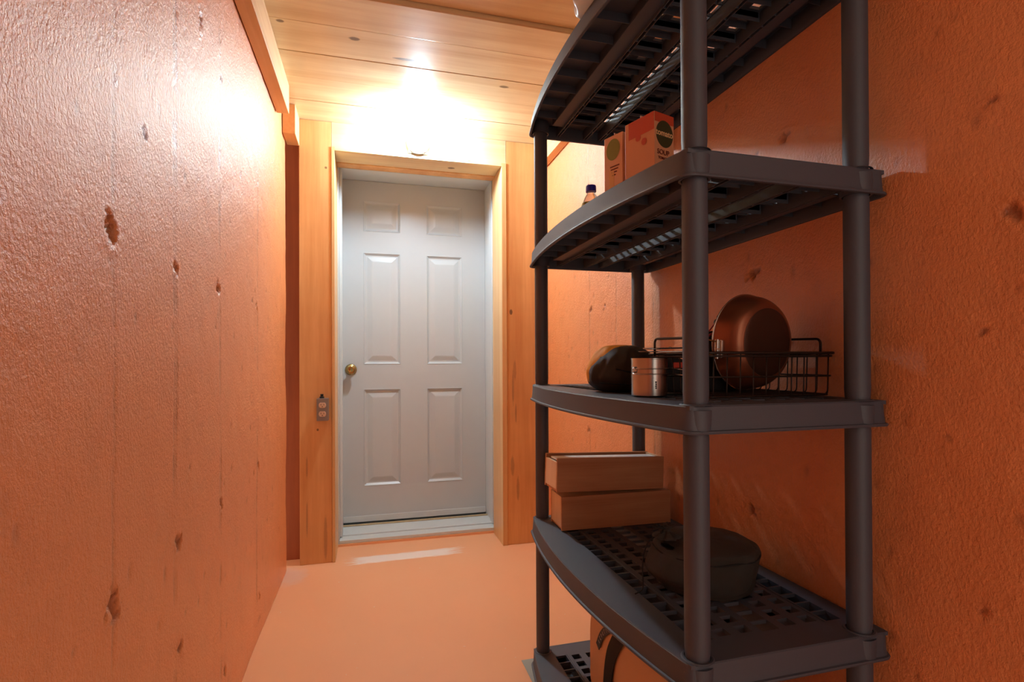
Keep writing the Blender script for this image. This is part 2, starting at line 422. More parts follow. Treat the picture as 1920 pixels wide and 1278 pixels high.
# ceiling: pine boards laid across the passage
bm = BM(); seams = [2.835, 2.71, 2.515, 2.312, 2.130, 1.938]
tones = {}
rt = random.Random(5)
lay_t = bm.faces.layers.float.new('tone'); lay_b = bm.faces.layers.float.new('board')
def board(y0, y1, zb, bev, tone, num):
    fs = box(bm, XL-.05, XR+.05, y0+.0006, y1-.0006, zb, CZ+.06, bev, seg=3)
    for f in fs: f[lay_t] = tone; f[lay_b] = num
for i in range(len(seams)-1):
    board(seams[i+1], seams[i], CZ+(.0, .0, .001, .0, .001)[i], .0016, (.0, .05, .35, .05, .25)[i], i+1)
board(1.765, 1.938, CZ-.0005, .004, .5, 7)
y = 1.765; k = 8
for wd in [.19]*17:
    board(y-wd, y, CZ+(.017 if k == 8 else .022), .003, rt.choice([.55, .8, .65, .9]), k); y -= wd; k += 1
    if y < YB: break
o = obj('ceiling', bm, M['ceil'], smooth=False); sharp(o, 60); struct(o, 'varnished pine board ceiling')

# ledgers in the two top corners
bm = BM(); box(bm, XL+.003, -.333, YB, 2.40, 2.035, CZ, .003); sharp(struct(obj('trim_1', bm, M['ledger']), 'long pine ledger along the top of the left wall'))
bm = BM(); box(bm, XL+.001, -.330, 2.565, 2.706, 2.022, CZ-.001, .003); sharp(struct(obj('trim_2', bm, M['ledger']), 'short pine block between ledger and door post'))
bm = BM(); box(bm, .885, XR-.003, YB, 2.706, 2.035, CZ, .003); sharp(struct(obj('trim_3', bm, M['ledger']), 'pine ledger along the top of the right wall'))
# end wall: recess strip, posts, header, lining boards
bm = BM(); box(bm, XL-.12, -.30, 2.80, 2.84, 0, CZ); struct(obj('wall_end', bm, M['dark_trim']), 'orange recess beside the left door post, its shade painted in')
bm = BM(); box(bm, -.333, -.1845, YP, 2.93, 0.0, CZ-.001, .0025); sharp(struct(obj('trim_4', bm, M['post']), 'honey pine post left of the door'))
bm = BM(); box(bm, .7015, XR-.004, YP, 2.93, 0.0, CZ-.001, .0025); sharp(struct(obj('trim_5', bm, M['post']), 'honey pine post right of the door'))
bm = BM(); box(bm, -.184, .701, YP, 2.93, 2.036, CZ-.001, .0015); sharp(struct(obj('trim_6', bm, M['beam']), 'pine header above the door'))
bm = BM(); box(bm, -.184, -.170, YP-.004, 2.93, 0, 2.0355, .0012); sharp(struct(obj('trim_7', bm, M['lining']), 'pale pine lining board, left of the doorway'))
bm = BM(); box(bm, .676, .701, YP-.004, 2.93, 0, 2.0355, .0012); sharp(struct(obj('trim_8', bm, M['lining']), 'pale pine lining board, right of the doorway'))
bm = BM(); box(bm, -.1695, .6755, YP-.004, 2.862, 2.018, 2.0355, .0012); sharp(struct(obj('trim_9', bm, M['beam']), 'pine lining board over the doorway'))
bm = BM(); box(bm, -.1695, .6755, 2.8625, 2.93, 2.014, 2.0355, .001); sharp(struct(obj('trim_10', bm, M['post']), 'narrow darker pine strip over the doorway'))
# white door frame, with a stop all round
bm = BM()
def frame_box(x0, x1, z0, z1, y0, y1): box(bm, x0, x1, y0, y1, z0, z1, .0015)
frame_box(-.205, -.163, 0, 2.09, 2.931, 3.26); frame_box(.694, .735, 0, 2.09, 2.931, 3.26); frame_box(-.1625, .6935, 2.046, 2.09, 2.931, 3.26)
frame_box(-.1625, -.150, .036, 2.0455, 2.98, 3.05) ; frame_box(.681, .6935, .036, 2.0455, 2.98, 3.05); frame_box(-.1495, .6805, 2.030, 2.0455, 2.98, 3.05)
frame_box(-.1625, -.158, .036, 2.0455, 3.0505, 3.20); frame_box(.689, .6935, .036, 2.0455, 3.0505, 3.20)
sharp(struct(obj('trim_11', bm, M['frame']), 'white painted door frame'))
bm = BM(); box(bm, -.1695, .70, 2.925, 3.26, 0, .012); struct(obj('trim_12', bm, M['floor']), 'orange painted step under the sill')
bm = BM(); box(bm, -.1625, .6935, 2.931, 3.005, .0125, .030, .002); box(bm, -.1625, .6935, 3.0055, 3.165, .0125, .036, .002); box(bm, -.1625, .6935, 3.1655, 3.25, .0125, .030, .001)
sharp(struct(obj('trim_13', bm, M['frame']), 'white door sill'))
bm = BM(); box(bm, -.1625, .6935, 3.150, 3.168, .0363, .042, .001); struct(obj('trim_14', bm, M['tan']), 'tan weatherstrip on the sill')
bm = BM(); box(bm, -.30, .92, 3.262, 3.30, -.0, CZ); struct(obj('wall_front', bm, M['frame']), 'wall behind the door')
bm = BM(); box(bm, -.42, -.206, 2.932, 3.262, 0, CZ); box(bm, .736, 1.05, 2.932, 3.262, 0, CZ); box(bm, -.205, .735, 2.932, 3.262, 2.091, CZ); struct(obj('wall_front_2', bm, M['wall_l']), 'wall around the door frame')

# ------------------------------------------------------------------ door with six raised panels
DX0, DX1, DZ0, DZ1, DY = -.1575, .6885, .044, 2.044, 3.20
pan = [(-.040, .172, 1.748, 1.928), (.328, .545, 1.748, 1.928), (-.040, .172, .965, 1.622), (.328, .545, .965, 1.622), (-.040, .172, .252, .820), (.328, .545, .252, .820)]
bm = BM()
xs = [DX0, -.040, .172, .328, .545, DX1]; zs = [DZ0, .252, .820, .965, 1.622, 1.748, 1.928, DZ1]
gv = {(i, j): bm.verts.new((x, DY, z)) for i, x in enumerate(xs) for j, z in enumerate(zs)}
def isp(i, j): return i in (1, 3) and j in (1, 3, 5)
for i in range(5):
    for j in range(7):
        q = [gv[i, j], gv[i+1, j], gv[i+1, j+1], gv[i, j+1]]
        if not isp(i, j): bm.faces.new(q); continue
        x0, x1, z0, z1 = xs[i], xs[i+1], zs[j], zs[j+1]; prev = q
        for (ins, dep) in ((.002, -.002), (.007, .003), (.014, .0095), (.022, .0095), (.046, .0025), (.052, .0015)):
            ring = [bm.verts.new((a, DY+dep, b)) for a, b in ((x0+ins, z0+ins), (x1-ins, z0+ins), (x1-ins, z1-ins), (x0+ins, z1-ins))]
            for t in range(4): bm.faces.new((prev[t], prev[(t+1) % 4], ring[(t+1) % 4], ring[t]))
            prev = ring
        bm.faces.new(prev)
bk = [bm.verts.new((x, DY+.044, z)) for x, z in ((DX0, DZ0), (DX1, DZ0), (DX1, DZ1), (DX0, DZ1))]
bm.faces.new(bk)
bm.faces.new([gv[i, 0] for i in range(6)]+[bk[1], bk[0]]); bm.faces.new([gv[i, 7] for i in range(5, -1, -1)]+[bk[3], bk[2]])
bm.faces.new([gv[0, j] for j in range(7, -1, -1)]+[bk[0], bk[3]]); bm.faces.new([gv[5, j] for j in range(8)]+[bk[2], bk[1]])
door = struct(obj('door_1', bm, M['door']), 'white six panel door')
bm = BM(); box(bm, DX0+.002, DX1-.002, DY-.006, DY-.0002, DZ0+.001, DZ0+.036, .0015); obj('door_sweep', bm, M['frame'], door)
bm = BM(); lathe(bm, [(.0, 0), (.033, 0), (.033, -.004), (.029, -.009), (.014, -.012), (.012, -.026), (.018, -.032), (.0265, -.042), (.028, -.052), (.024, -.060), (.016, -.0635), (.010, -.0625), (.0075, -.0605), (.0, -.060)], 40, 'y', (-.112, DY, .935), cap=False)
obj('door_handle', bm, M['brass'], door, smooth=True)

# ------------------------------------------------------------------ bulb above the door
def bulb_fixture(loc, axis_rot, label, mat, name='light_fixture'):
    t = thing(name, label, 'light')
    t.location = loc; t.rotation_euler = axis_rot          # local -y is the way the bulb points
    bm = BM(); box(bm, -.050, .050, -.016, -.0006, -.050, .050, .004); sharp(obj('mounting_box', bm, M['galv'], t))
    bm = BM(); lathe(bm, [(0, -.0165), (.055, -.0165), (.057, -.022), (.052, -.030), (.036, -.036), (.026, -.048), (.024, -.060), (.018, -.0605)], 40, 'y', cap=False)
    obj('lamp_holder', bm, M['porcelain'], t, smooth=True)
    bm = BM(); lathe(bm, [(.0, -.058), (.0135, -.058), (.017, -.074), (.025, -.090), (.0325, -.106), (.035, -.122), (.0325, -.139), (.023, -.151), (.010, -.1565), (0.0005, -.1575)], 32, 'y', cap=False)
    obj('bulb', bm, mat, t, smooth=True); return t
bulb_fixture((.235, YP, 2.088), (0, 0, 0), 'lit bare bulb in a white lampholder above the door', M['bulb'])

# ------------------------------------------------------------------ outlet on the left post
t = thing('electrical_outlet', 'grey metal surface outlet box with two sockets on the left door post', 'outlet', (-.225, YP, .752))
bm = BM(); box(bm, -.027, .027, -.038, -.0005, -.056, .052, .003); sharp(obj('outlet_box', bm, M['galv'], t))
bm = BM(); box(bm, -.026, .026, -.0405, -.0385, -.055, .051, .0008); sharp(obj('cover_plate', bm, M['galv'], t))
for zz in (.020, -.022):
    bm = BM(); lathe(bm, [(0, -.0408), (.0165, -.0408), (.0165, -.0432), (.0150, -.0440), (0, -.0440)], 28, 'y', (0, 0, zz), cap=False)
    so = obj('socket', bm, M['ivory'], t)
    for v in so.data.vertices:
        v.co.z = zz+max(-.0125, min(.0125, v.co.z-zz))
    bm = BM()
    box(bm, -.0075, -.0055, -.0444, -.0441, zz-.001, zz+.007); box(bm, .0055, .0075, -.0444, -.0441, zz, zz+.006); box(bm, -.002, .002, -.0444, -.0441, zz-.009, zz-.005)
    obj('slot', bm, M['hole'], so)
bm = BM(); lathe(bm, [(.0, .0525), (.011, .0525), (.011, .060), (.007, .061), (.007, .072), (0, .072)], 20, 'z', (-.004, -.018, 0), cap=False); obj('conduit_stub', bm, M['black'], t, smooth=False)

# ------------------------------------------------------------------ plastic shelving unit
UX, UY = .718, 1.191            # centre of the unit
Z0, DZ = .0492, .426
PX, PY = (.531-UX, .8854-.01-UX), (.7767-UY, 1.6055-UY)   # post centres, local
unit = thing('shelving_unit', 'charcoal plastic shelving unit with five slotted shelves against the right wall', 'shelf', (UX, UY, 0))
HL_, XB, XF = .4335, .202, -.212
PITCHY = .0393; NR = 19
def front_x(y): return XF-.045*(1-(y/HL_)**2)
def shelf_mesh():
    bm = BM()
    cols = [('s', None), ('h', (-.160, -.126)), ('s', 0), ('h', (-.109, -.083)), ('s', 0), ('h', (-.062, -.036)), ('s', 0), ('h', (-.019, .019)), ('s', 0), ('h', (.036, .062)), ('s', 0), ('h', (.083, .109)), ('s', 0), ('h', (.126, .160)), ('s', 0)]
    hx = [c[1] for c in cols if c[0] == 'h']
    xb = [None]; 
    for a, b in hx: xb += [a, b]
    xb.append(XB)                                 # column 0 = bowed front edge
    wide = (0, 3, 6)
    y0 = -(NR*PITCHY)/2
    ylines = [-HL_]
    for k in range(NR):
        c = y0+(k+.5)*PITCHY
        ylines += [c-.0175, c-.0125, c+.0125, c+.0175]
    ylines.append(HL_)
    V = {}
    def vx(i, j):
        if (i, j) in V: return V[i, j]
        y = ylines[j]; x = front_x(y) if i == 0 else xb[i]
        V[i, j] = bm.verts.new((x, y, 0)); return V[i, j]
    ni, nj = len(xb), len(ylines)
    for i in range(ni-1):
        for j in range(nj-1):
            hole = False
            if i % 2 == 1:
                h = (i-1)//2
                if 1 <= j <= nj-3:
                    ph = (j-1) % 4
                    if h in wide: hole = ph in (0, 1, 2)
                    else: hole = ph == 1
                    if h in (0,) and False: hole = False
            if hole: continue
            bm.faces.new((vx(i, j), vx(i+1, j), vx(i+1, j+1), vx(i, j+1)))
    bmesh.ops.delete(bm, geom=[v for v in bm.verts if not v.link_faces], context='VERTS')
    # closed troughs under the wide slots (front, middle and back bands)
    # thickness with walls round each slot
    r = bmesh.ops.extrude_face_region(bm, geom=bm.faces[:])
    nv = [g for g in r['geom'] if isinstance(g, bmesh.types.BMVert)]
    for v in nv: v.co.z -= .007
    # rim skirt round the outline
    out = []
    N = 28
    for k in range(N+1): y = -HL_+2*HL_*k/N; out.append((front_x(y), y))
    out += [(XB, HL_)]+[(XB, HL_-2*HL_*k/6) for k in range(1, 6)]+[(XB, -HL_)]
    # round the corners a little
    P = [Vector((a, b, 0)) for a, b in out]
    rp = []
    n = len(P)
    for i in range(n):
        a, b, c = P[i-1], P[i], P[(i+1) % n]
        d1 = (a-b).normalized(); d2 = (c-b).normalized()
        if d1.dot(d2) > -.6:
            for q in range(5):
                tt = q/4; p = b+d1*.016; q2 = b+d2*.016; rp.append(p*(1-tt)**2+b*2*tt*(1-tt)+q2*tt*tt)
        else: rp.append(b)
    n = len(rp); cen = Vector((0, 0, 0))
    nrm = []
    for i in range(n):
        d = (rp[(i+1) % n]-rp[i-1]); nn = Vector((d.y, -d.x, 0)).normalized()
        if nn.dot(rp[i]) < 0: nn = -nn
        nrm.append(nn)
    prof = [(-.006, .0003), (-.001, .0003), (.0015, -.002), (.003, -.030), (.0045, -.041), (.0085, -.042), (.0095, -.0445), (.0085, -.0470), (.002, -.0470), (.0005, -.041), (-.001, -.008), (-.006, -.008)]
    rings = [[bm.verts.new((rp[i].x+nrm[i].x*o, rp[i].y+nrm[i].y*o, z)) for i in range(n)] for o, z in prof]
    for a in range(len(rings)):
        A, B = rings[a], rings[(a+1) % len(rings)]
        for i in range(n): bm.faces.new((A[i], A[(i+1) % n], B[(i+1) % n], B[i]))
    # ribs under the deck: ladder pairs along, fins across
    for xa, xb_ in ((-.161, -.1255), (.1255, .161)):
        box(bm, xa, xb_, y0+.001, -y0-.001, -.0315, -.0300)
        for xq in (xa, xb_): box(bm, xq-.0006, xq+.0006, y0+.001, -y0-.001, -.0300, -.0071)
    for sg in (-1, 1):
        for k in range(NR+1):
            yy = y0+k*PITCHY
            box(bm, min(sg*.112, sg*.031), max(sg*.112, sg*.031), yy-.0008, yy+.0008, -.020, -.0071)
    for xc in (-.121, -.0265, .0265, .121):
        for dx in (-.0045, .0045): box(bm, xc+dx-.0009, xc+dx+.0009, -HL_+.002, HL_-.002, -.039, -.0071)
        for k in range(NR+1):
            yy = y0+k*PITCHY; box(bm, xc-.0036, xc+.0036, yy-.0009, yy+.0009, -.038, -.0072)
    for k in range(0, NR+1, 2):
        yy = y0+k*PITCHY
        for (a, b) in ((front_x(yy)+.002, -.127), (-.115, -.033), (.033, .115), (.127, XB-.001)): box(bm, a, b, yy-.0008, yy+.0008, -.028, -.0073)
    for sx in (-.115, -.160, .0, .160):
        pass
    # raised beads on the deck beside the front and back slots
    for xc in (-.1205, .1205): box(bm, xc-.0014, xc+.0014, y0, -y0, -.0005, .0014)
    # sockets for the posts
    for px in PX:
        for py in PY:
            lathe(bm, [(.0225, -.008), (.0265, -.008), (.0265, -.046), (.0225, -.046)], 28, 'z', (px, py, 0), cap=False)
            lathe(bm, [(.0275, .0003), (.0255, .0022), (.0222, .0022), (.0222, .0003)], 28, 'z', (px, py, 0), cap=False)
    return bm
sh0 = sharp(obj('shelf', shelf_mesh(), M['plastic'], unit, (0, 0, Z0)), 40)
for i in range(1, 5):
    s2 = sh0.copy(); COL.objects.link(s2); s2.parent = unit; s2.location = (0, 0, Z0+DZ*i)
bm = BM(); lathe(bm, [(.0195, -.006), (.0200, .0), (.0212, .02), (.0212, DZ-.055), (.0205, DZ-.050), (.0205, DZ-.046)], 32, 'z')
p0 = None
for i in range(4):
    for px in PX:
        for py in PY:
            if p0 is None: p0 = sharp(obj('post', bm, M['plastic'], unit, (px, py, Z0+.0003)), 50)
            else:
                q = p0.copy(); COL.objects.link(q); q.parent = unit; q.location = (px, py, Z0+.0003+DZ*i)
SZ = [Z0+DZ*i+.0016 for i in range(5)]

# vinyl tile under the unit
bm = BM(); box(bm, .472, .60, 1.30, 1.652, .0004, .0022, .0006); tag(obj('floor_tile', bm, M['tile']), 'grey green tile offcut on the floor under the lowest shelf', 'tile')

# ------------------------------------------------------------------ wooden boxes
def wooden_box(label, loc, rot, open_top):
    t = thing('wooden_box', label, 'box', loc, 0, 'stacked pine boxes'); t.rotation_euler = rot
    L, D, Hh, T = .355, .105, .099, .008
    bm = BM(); box(bm, 0, L, 0, T, 0, Hh, .0008); box(bm, 0, L, D-T, D, 0, Hh, .0008); box(bm, T*.5, L-T*.5, T, D-T, 0, T, .0005); sharp(obj('side', bm, M['box'], t))
    bm = BM(); box(bm, .0002, T, .0082, D-.0082, T, Hh-.012 if open_top else Hh, .0005); sharp(obj('end_panel', bm, M['boxend'], t))
    bm = BM(); box(bm, L-T, L-.0002, .0082, D-.0082, T, Hh-.002, .0005); sharp(obj('end_panel', bm, M['boxend'], t))
    bm = BM(); zt = Hh-.010 if open_top else Hh-.006
    box(bm, T+.0005, L-T-.0005, T-.002, D-T-(.020 if open_top else -.002), zt, zt+.005, .0005)
    sharp(obj('sliding_lid', bm, M['white_print'] if open_top else M['boxend'], t)); return t
wooden_box('raw pine wine box, the lower of the two on the second lowest shelf', (.541, 1.455, SZ[1]+.0005), (0, 0, -.028), False)
wooden_box('raw pine box with a white lid, tilted, the upper of the two stacked boxes', (.5245, 1.452, SZ[1]+.1155), (0, .036, .02), True)

# ------------------------------------------------------------------ soft shapes
def soft(bm, prof, n, c, fold=.0, amp=.0, seed=0, sx=1, sy=1, rz=0, uvrep=(1, 1), squash=None):
    """revolved cloth with folds and a UV map for the weave"""
    uvl = bm.loops.layers.uv.new('UVMap') if not bm.loops.layers.uv else bm.loops.layers.uv[0]
    rings = []; acc = 0; L = [0]
    for i in range(1, len(prof)): acc += math.hypot(prof[i][0]-prof[i-1][0], prof[i][1]-prof[i-1][1]); L.append(acc)
    for i, (r, h) in enumerate(prof):
        ring = []
        for k in range(n):
            a = 2*PI*k/n
            p = Vector((math.cos(a)*2.2+seed, math.sin(a)*2.2, h*18+seed))
            d = mnoise.noise(p)*amp+mnoise.noise(p*2.7)*amp*.5
            rr = r*(1+d+fold*math.sin(a*9+h*40+seed)*(.4+mnoise.noise(p*.7)))
            x, y = rr*math.cos(a)*sx, rr*math.sin(a)*sy
            z = h+d*.02
            if squash: x, y, z = squash(x, y, z, a)
            X = x*math.cos(rz)-y*math.sin(rz); Yy = x*math.sin(rz)+y*math.cos(rz)
            ring.append(bm.verts.new((c[0]+X, c[1]+Yy, c[2]+max(z, 0))))
        rings.append(ring)
    for i in range(len(rings)-1):
        for k in range(n):
            f = bm.faces.new((rings[i][k], rings[i][(k+1) % n], rings[i+1][(k+1) % n], rings[i+1][k]))
            rad = .1
            for lp, (kk, ii) in zip(f.loops, ((k, i), (k+1, i), (k+1, i+1), (k, i+1))): lp[uvl].uv = (2*PI*rad*kk/n*10, L[ii]*10)
            f.smooth = True
    for ring in (rings[0], rings[-1]): bm.faces.new(ring)
def smooth_prof(pts, n=6):
    out = []
    P = [pts[0]]+list(pts)+[pts[-1]]
    for i in range(1, len(P)-2):
        p0, p1, p2, p3 = P[i-1], P[i], P[i+1], P[i+2]
        for k in range(n):
            t = k/n
            out.append(tuple(.5*((2*p1[d])+(-p0[d]+p2[d])*t+(2*p0[d]-5*p1[d]+4*p2[d]-p3[d])*t*t+(-p0[d]+3*p1[d]-3*p2[d]+p3[d])*t**3) for d in (0, 1)))
    out.append(pts[-1]); return out
# round cook set in a mesh bag, second lowest shelf
CC = (.728, 1.035)
t = thing('cook_set_bag', 'round charcoal mesh bag holding a cook set, near end of the second lowest shelf', 'bag', (CC[0], CC[1], SZ[1]))
bm = BM(); pr = smooth_prof([(.002, .001), (.088, .001), (.100, .006), (.106, .030), (.112, .066), (.113, .078), (.110, .088), (.100, .096), (.070, .100), (.03, .101), (.001, .101)], 5)
def sq(x, y, z, a):
    k = max(0, math.cos(a-PI*1.02))**2
    bulge = k*.030*math.exp(-((z-.04)/.03)**2)
    z2 = z-k*.010*(z/.1)
    f = 1+bulge/.11
    return x*f, y*f, z2
soft(bm, pr, 120, (0, 0, 0), .008, .035, 3.1, squash=sq); obj('mesh_bag', bm, M['mesh2'], t)
bm = BM(); lathe(bm, smooth_prof([(0.001, .004), (.080, .004), (.094, .010), (.098, .030), (.103, .072), (.104, .080), (.098, .088), (.05, .090), (.001, .090)], 4), 64, 'z', cap=False); obj('cooking_pot', bm, M['anod'], t, smooth=True)
bm = BM(); tube(bm, [(.1135*math.cos(a)*(1+.01*math.sin(5*a)), .1135*math.sin(a)*(1+.01*math.sin(5*a)), .079+.0015*math.sin(7*a)) for a in [2*PI*k/80 for k in range(80)]], .0016, 6, True); obj('piping', bm, M['strap'], t, smooth=True)
bm = BM()
cl = [(-.082+.010*math.cos(a*2.3)*(1+.3*a), .035+.012*math.sin(a*3.1), .104+.005*a) for a in [k*.16 for k in range(26)]]
tube(bm, arc(cl, 2, .004), .0022, 6)
tube(bm, arc([(-.075, .03, .106), (-.11, .055, .09), (-.135, .04, .05), (-.16, -.01, .004), (-.185, -.02, .003)], 6, .03), .0014, 6)
obj('drawstring', bm, M['strap'], t, smooth=True)
bm = BM(); soft(bm, smooth_prof([(.001, .0), (.03, .001), (.022, .008), (.008, .016), (.012, .024), (.016, .028), (.001, .026)], 3), 40, (-.078, .03, .098), .12, .25, 9.0); obj('gathered_neck', bm, M['mesh2'], t)

# black mesh sack with a yellow thing in it, middle shelf
t = thing('mesh_sack', 'lumpy black mesh sack with yellow fabric inside, beside the steel mug', 'bag', (.606, 1.185, SZ[2]), .1)
def sq2(x, y, z, a):
    lean = z*.30
    return x+lean*.5-.01*(z/.1), y, z
bm = BM(); pr = smooth_prof([(.002, .0), (.060, .0), (.086, .014), (.096, .034), (.088, .062), (.070, .088), (.046, .104), (.02, .110), (.001, .111)], 5)
soft(bm, pr, 110, (0, 0, 0), .02, .10, 7.7, sx=.96, sy=.85, squash=sq2); obj('mesh_fabric', bm, M['mesh'], t)
bm = BM(); tube(bm, arc([(-.06, -.06, .055), (-.02, -.075, .045), (.03, -.07, .05), (.06, -.055, .048)], 6, .02), .0018, 6); tube(bm, arc([(-.085, -.03, .022), (-.04, -.075, .018), (.02, -.082, .022)], 6, .02), .0015, 6); obj('seam', bm, M['strap'], t, smooth=True)
bm = BM(); pr = smooth_prof([(.002, .003), (.050, .003), (.074, .016), (.086, .036), (.084, .062), (.070, .090), (.048, .108), (.02, .113), (.001, .113)], 5)
soft(bm, pr, 72, (-.004, .016, 0), .01, .06, 2.2, sx=.98, sy=.80, squash=sq2); obj('yellow_lining', bm, M['yellow'], t)

# steel mug
t = thing('camping_mug', 'small brushed steel camping mug with folded wire handles', 'mug', (.566, .992, SZ[2]))
bm = BM(); lathe(bm, [(.0005, .0), (.0345, .0), (.0368, .0022), (.0370, .0755), (.0382, .0775), (.0380, .0790), (.0360, .0788), (.0352, .076), (.0350, .004), (.0005, .003)], 56, 'z', cap=False); sharp(obj('mug_body', bm, M['steel'], t), 40)
for zc in (.0575, .0465):
    bm = BM(); pts = [(.0385*math.cos(a), .0385*math.sin(a), zc) for a in [PI*1.02+k*(PI*.95)/24 for k in range(25)]]
    pts = [(-.037, .004, zc+.002)]+pts+[(.039, -.040, zc-.001), (.036, -.088, zc-.003)]
    tube(bm, pts, .0013, 8); obj('wire_handle', bm, M['steel'], t, smooth=True)
bm = BM(); tube(bm, arc([(-.0375, -.006, .050), (-.040, -.010, .050), (-.040, -.010, .060), (-.0375, -.006, .060)], 3, .003), .0018, 6); obj('handle_bracket', bm, M['steel'], t, smooth=True)
bm = BM()
for k, zz in enumerate((.018, .022, .026, .030)):
    a = math.radians(262); ex = .0375
    box(bm, ex*math.cos(a)-.0012-.0005*(k % 2), ex*math.cos(a)+.0012, ex*math.sin(a)-.0004, ex*math.sin(a)+.0004, zz-.0014, zz+.0014)
obj('engraved_mark', bm, M['strap'], t)

# wire basket
bx0, bx1, by0, by1, bh = .612, .903, .856, 1.068, .088
BZ = SZ[2]
t = thing('wire_basket', 'dark bronze wire basket holding pan and sacks on the middle shelf', 'basket', ((bx0+bx1)/2, (by0+by1)/2, BZ))
hx_, hy_ = (bx1-bx0)/2, (by1-by0)/2
def ringpts(x, y, z, r=.012):
    c = [(-x, -y), (x, -y), (x, y), (-x, y)]; out = []
    for i, (a, b) in enumerate(c):
        for k in range(5):
            an = PI+PI/2*i+PI/2*k/4
            out.append((a+(r if a < 0 else -r)+r*math.cos(an), b+(r if b < 0 else -r)+r*math.sin(an), z))
    return out
bm = BM(); tube(bm, ringpts(hx_+.004, hy_+.004, bh), .0028, 8, True); tube(bm, ringpts(hx_+.0015, hy_+.0015, bh-.006), .0022, 8, True); obj('rim', bm, M['wire'], t, smooth=True)
bm = BM(); tube(bm, ringpts(hx_, hy_, .042), .0018, 8, True); tube(bm, ringpts(hx_-.004, hy_-.004, .004), .0018, 8, True); obj('hoop', bm, M['wire'], t, smooth=True)
bm = BM()
nx, ny = 9, 7
for k in range(nx+1):
    x = -hx_+.012+(2*hx_-.024)*k/nx
    tube(bm, arc([(x, -hy_-.001, bh), (x, -hy_+.002, .0025), (x, hy_-.002, .0025), (x, hy_+.001, bh)], 4, .01), .0013, 6)
for k in range(ny+1):
    y = -hy_+.012+(2*hy_-.024)*k/ny
    tube(bm, arc([(-hx_-.001, y, bh), (-hx_+.002, y, .0045), (hx_-.002, y, .0045), (hx_+.001, y, bh)], 4, .01), .0013, 6)
obj('wire_grid', bm, M['wire'], t, smooth=True)
for sx in (-1, 1):
    bm = BM(); x = sx*(hx_+.006)
    tube(bm, arc([(x, -.070, bh-.004), (x, -.070, bh+.030), (x, .075, bh+.034), (x, .075, bh-.004)], 6, .012), .0026, 8)
    obj('handle', bm, M['wire'], t, smooth=True)

# frying pan standing on edge in the basket
ax = (r_*.45-f_*.89)   # base faces right and towards the room
ax.z = -.04; ax.normalize()
zz = Vector((0, 0, 1)); e1 = (zz-ax*zz.dot(ax)).normalized(); e2 = e1.cross(ax)
R = Matrix((e2, e1, ax)).transposed().to_4x4()       # local x,y in the pan plane, local z through the base
R.translation = Vector((.800, .950, BZ+.112))
t = thing('frying_pan', 'copper coloured camping frying pan on edge in the wire basket', 'pan'); t.matrix_world = R
bm = BM(); lathe(bm, smooth_prof([(.1035, -.026), (.102, -.020), (.096, .004), (.085, .020), (.073, .027)], 6)+[(.0715, .0265)]+list(reversed([(r-.0022, h-.0022) for r, h in smooth_prof([(.1035, -.026), (.102, -.020), (.096, .004), (.085, .020), (.073, .027)], 6)])), 80, 'z', cap=False)
obj('pan_wall', bm, M['copper'], t, smooth=True)
bm = BM(); lathe(bm, [(.0005, .0275), (.055, .0280), (.071, .0272), (.0725, .0262), (.0722, .0238), (.0005, .0235)], 80, 'z', cap=False); obj('pan_base', bm, M['copper_base'], t, smooth=True)
bm = BM(); tube(bm, [(.1038*math.cos(2*PI*k/80), .1038*math.sin(2*PI*k/80), -.026) for k in range(80)], .0016, 8, True); obj('rim', bm, M['steel'], t, smooth=True)
# hinge bracket and two bail wires on the left side of the rim
bm = BM(); 
# local -x side of the pan is the side seen at the left
hs = -1 if e2.dot(r_) > 0 else 1
box(bm, hs*.106 if hs < 0 else .098, hs*.098 if hs < 0 else .106, -.034, .004, -.020, .000, .002)
for yy in (-.030, -.021, -.009, .0): lathe(bm, [(.0005, -.005), (.0042, -.005), (.0042, .005), (.0005, .005)], 14, 'y', (hs*.108, yy, -.010), cap=False)
obj('handle_bracket', bm, M['steel'], t, smooth=False)
for yy, y2 in ((.0, .012), (-.030, -.012)):
    bm = BM(); tube(bm, arc([(hs*.106, yy, -.010), (hs*.130, yy+.003, -.012), (hs*.155, y2+.004, -.022), (hs*.175, y2+.008, -.030)], 6, .02), .0018, 8); obj('bail_wire', bm, M['brass'], t, smooth=True)

# black stuff sack with pink edge, and smaller items in the basket
t = thing('stuff_sack', 'black stuff sack with a pink edge and cord toggle, behind the pan in the basket', 'bag', (.760, 1.026, BZ+.006), .2)
t.scale = (1, 1, 1.22)
bm = BM(); soft(bm, smooth_prof([(.002, .0), (.040, .0), (.054, .02), (.056, .05), (.052, .08), (.040, .100), (.02, .108), (.001, .110)], 5), 90, (0, 0, 0), .02, .10, 4.4, sx=1.12, sy=.58); obj('sack_body', bm, M['strap'], t)
bm = BM(); tube(bm, arc([(-.058, -.02, .097), (-.035, -.024, .107), (.01, -.026, .110), (.048, -.02, .118)], 6, .02), .0022, 6); obj('pink_edge', bm, M['pink'], t, smooth=True)
bm = BM(); lathe(bm, [(.0005, -.010), (.006, -.009), (.006, .009), (.0005, .010)], 18, 'x', (-.022, -.022, .124), cap=False); lathe(bm, [(.0005, 0), (.004, .0), (.004, .010), (.0005, .010)], 12, 'z', (-.022, -.022, .126), cap=False); obj('cord_toggle', bm, M['black'], t, smooth=True)
bm = BM(); tube(bm, arc([(-.05, -.02, .108), (-.036, -.024, .122), (-.022, -.022, .124), (-.008, -.02, .112)], 5, .01), .0013, 6); obj('cord', bm, M['pink'], t, smooth=True)
t = thing('dark_pouch', 'small dark pouch with a red flap at the left end of the basket', 'pouch', (.642, 1.035, BZ+.006), .2)
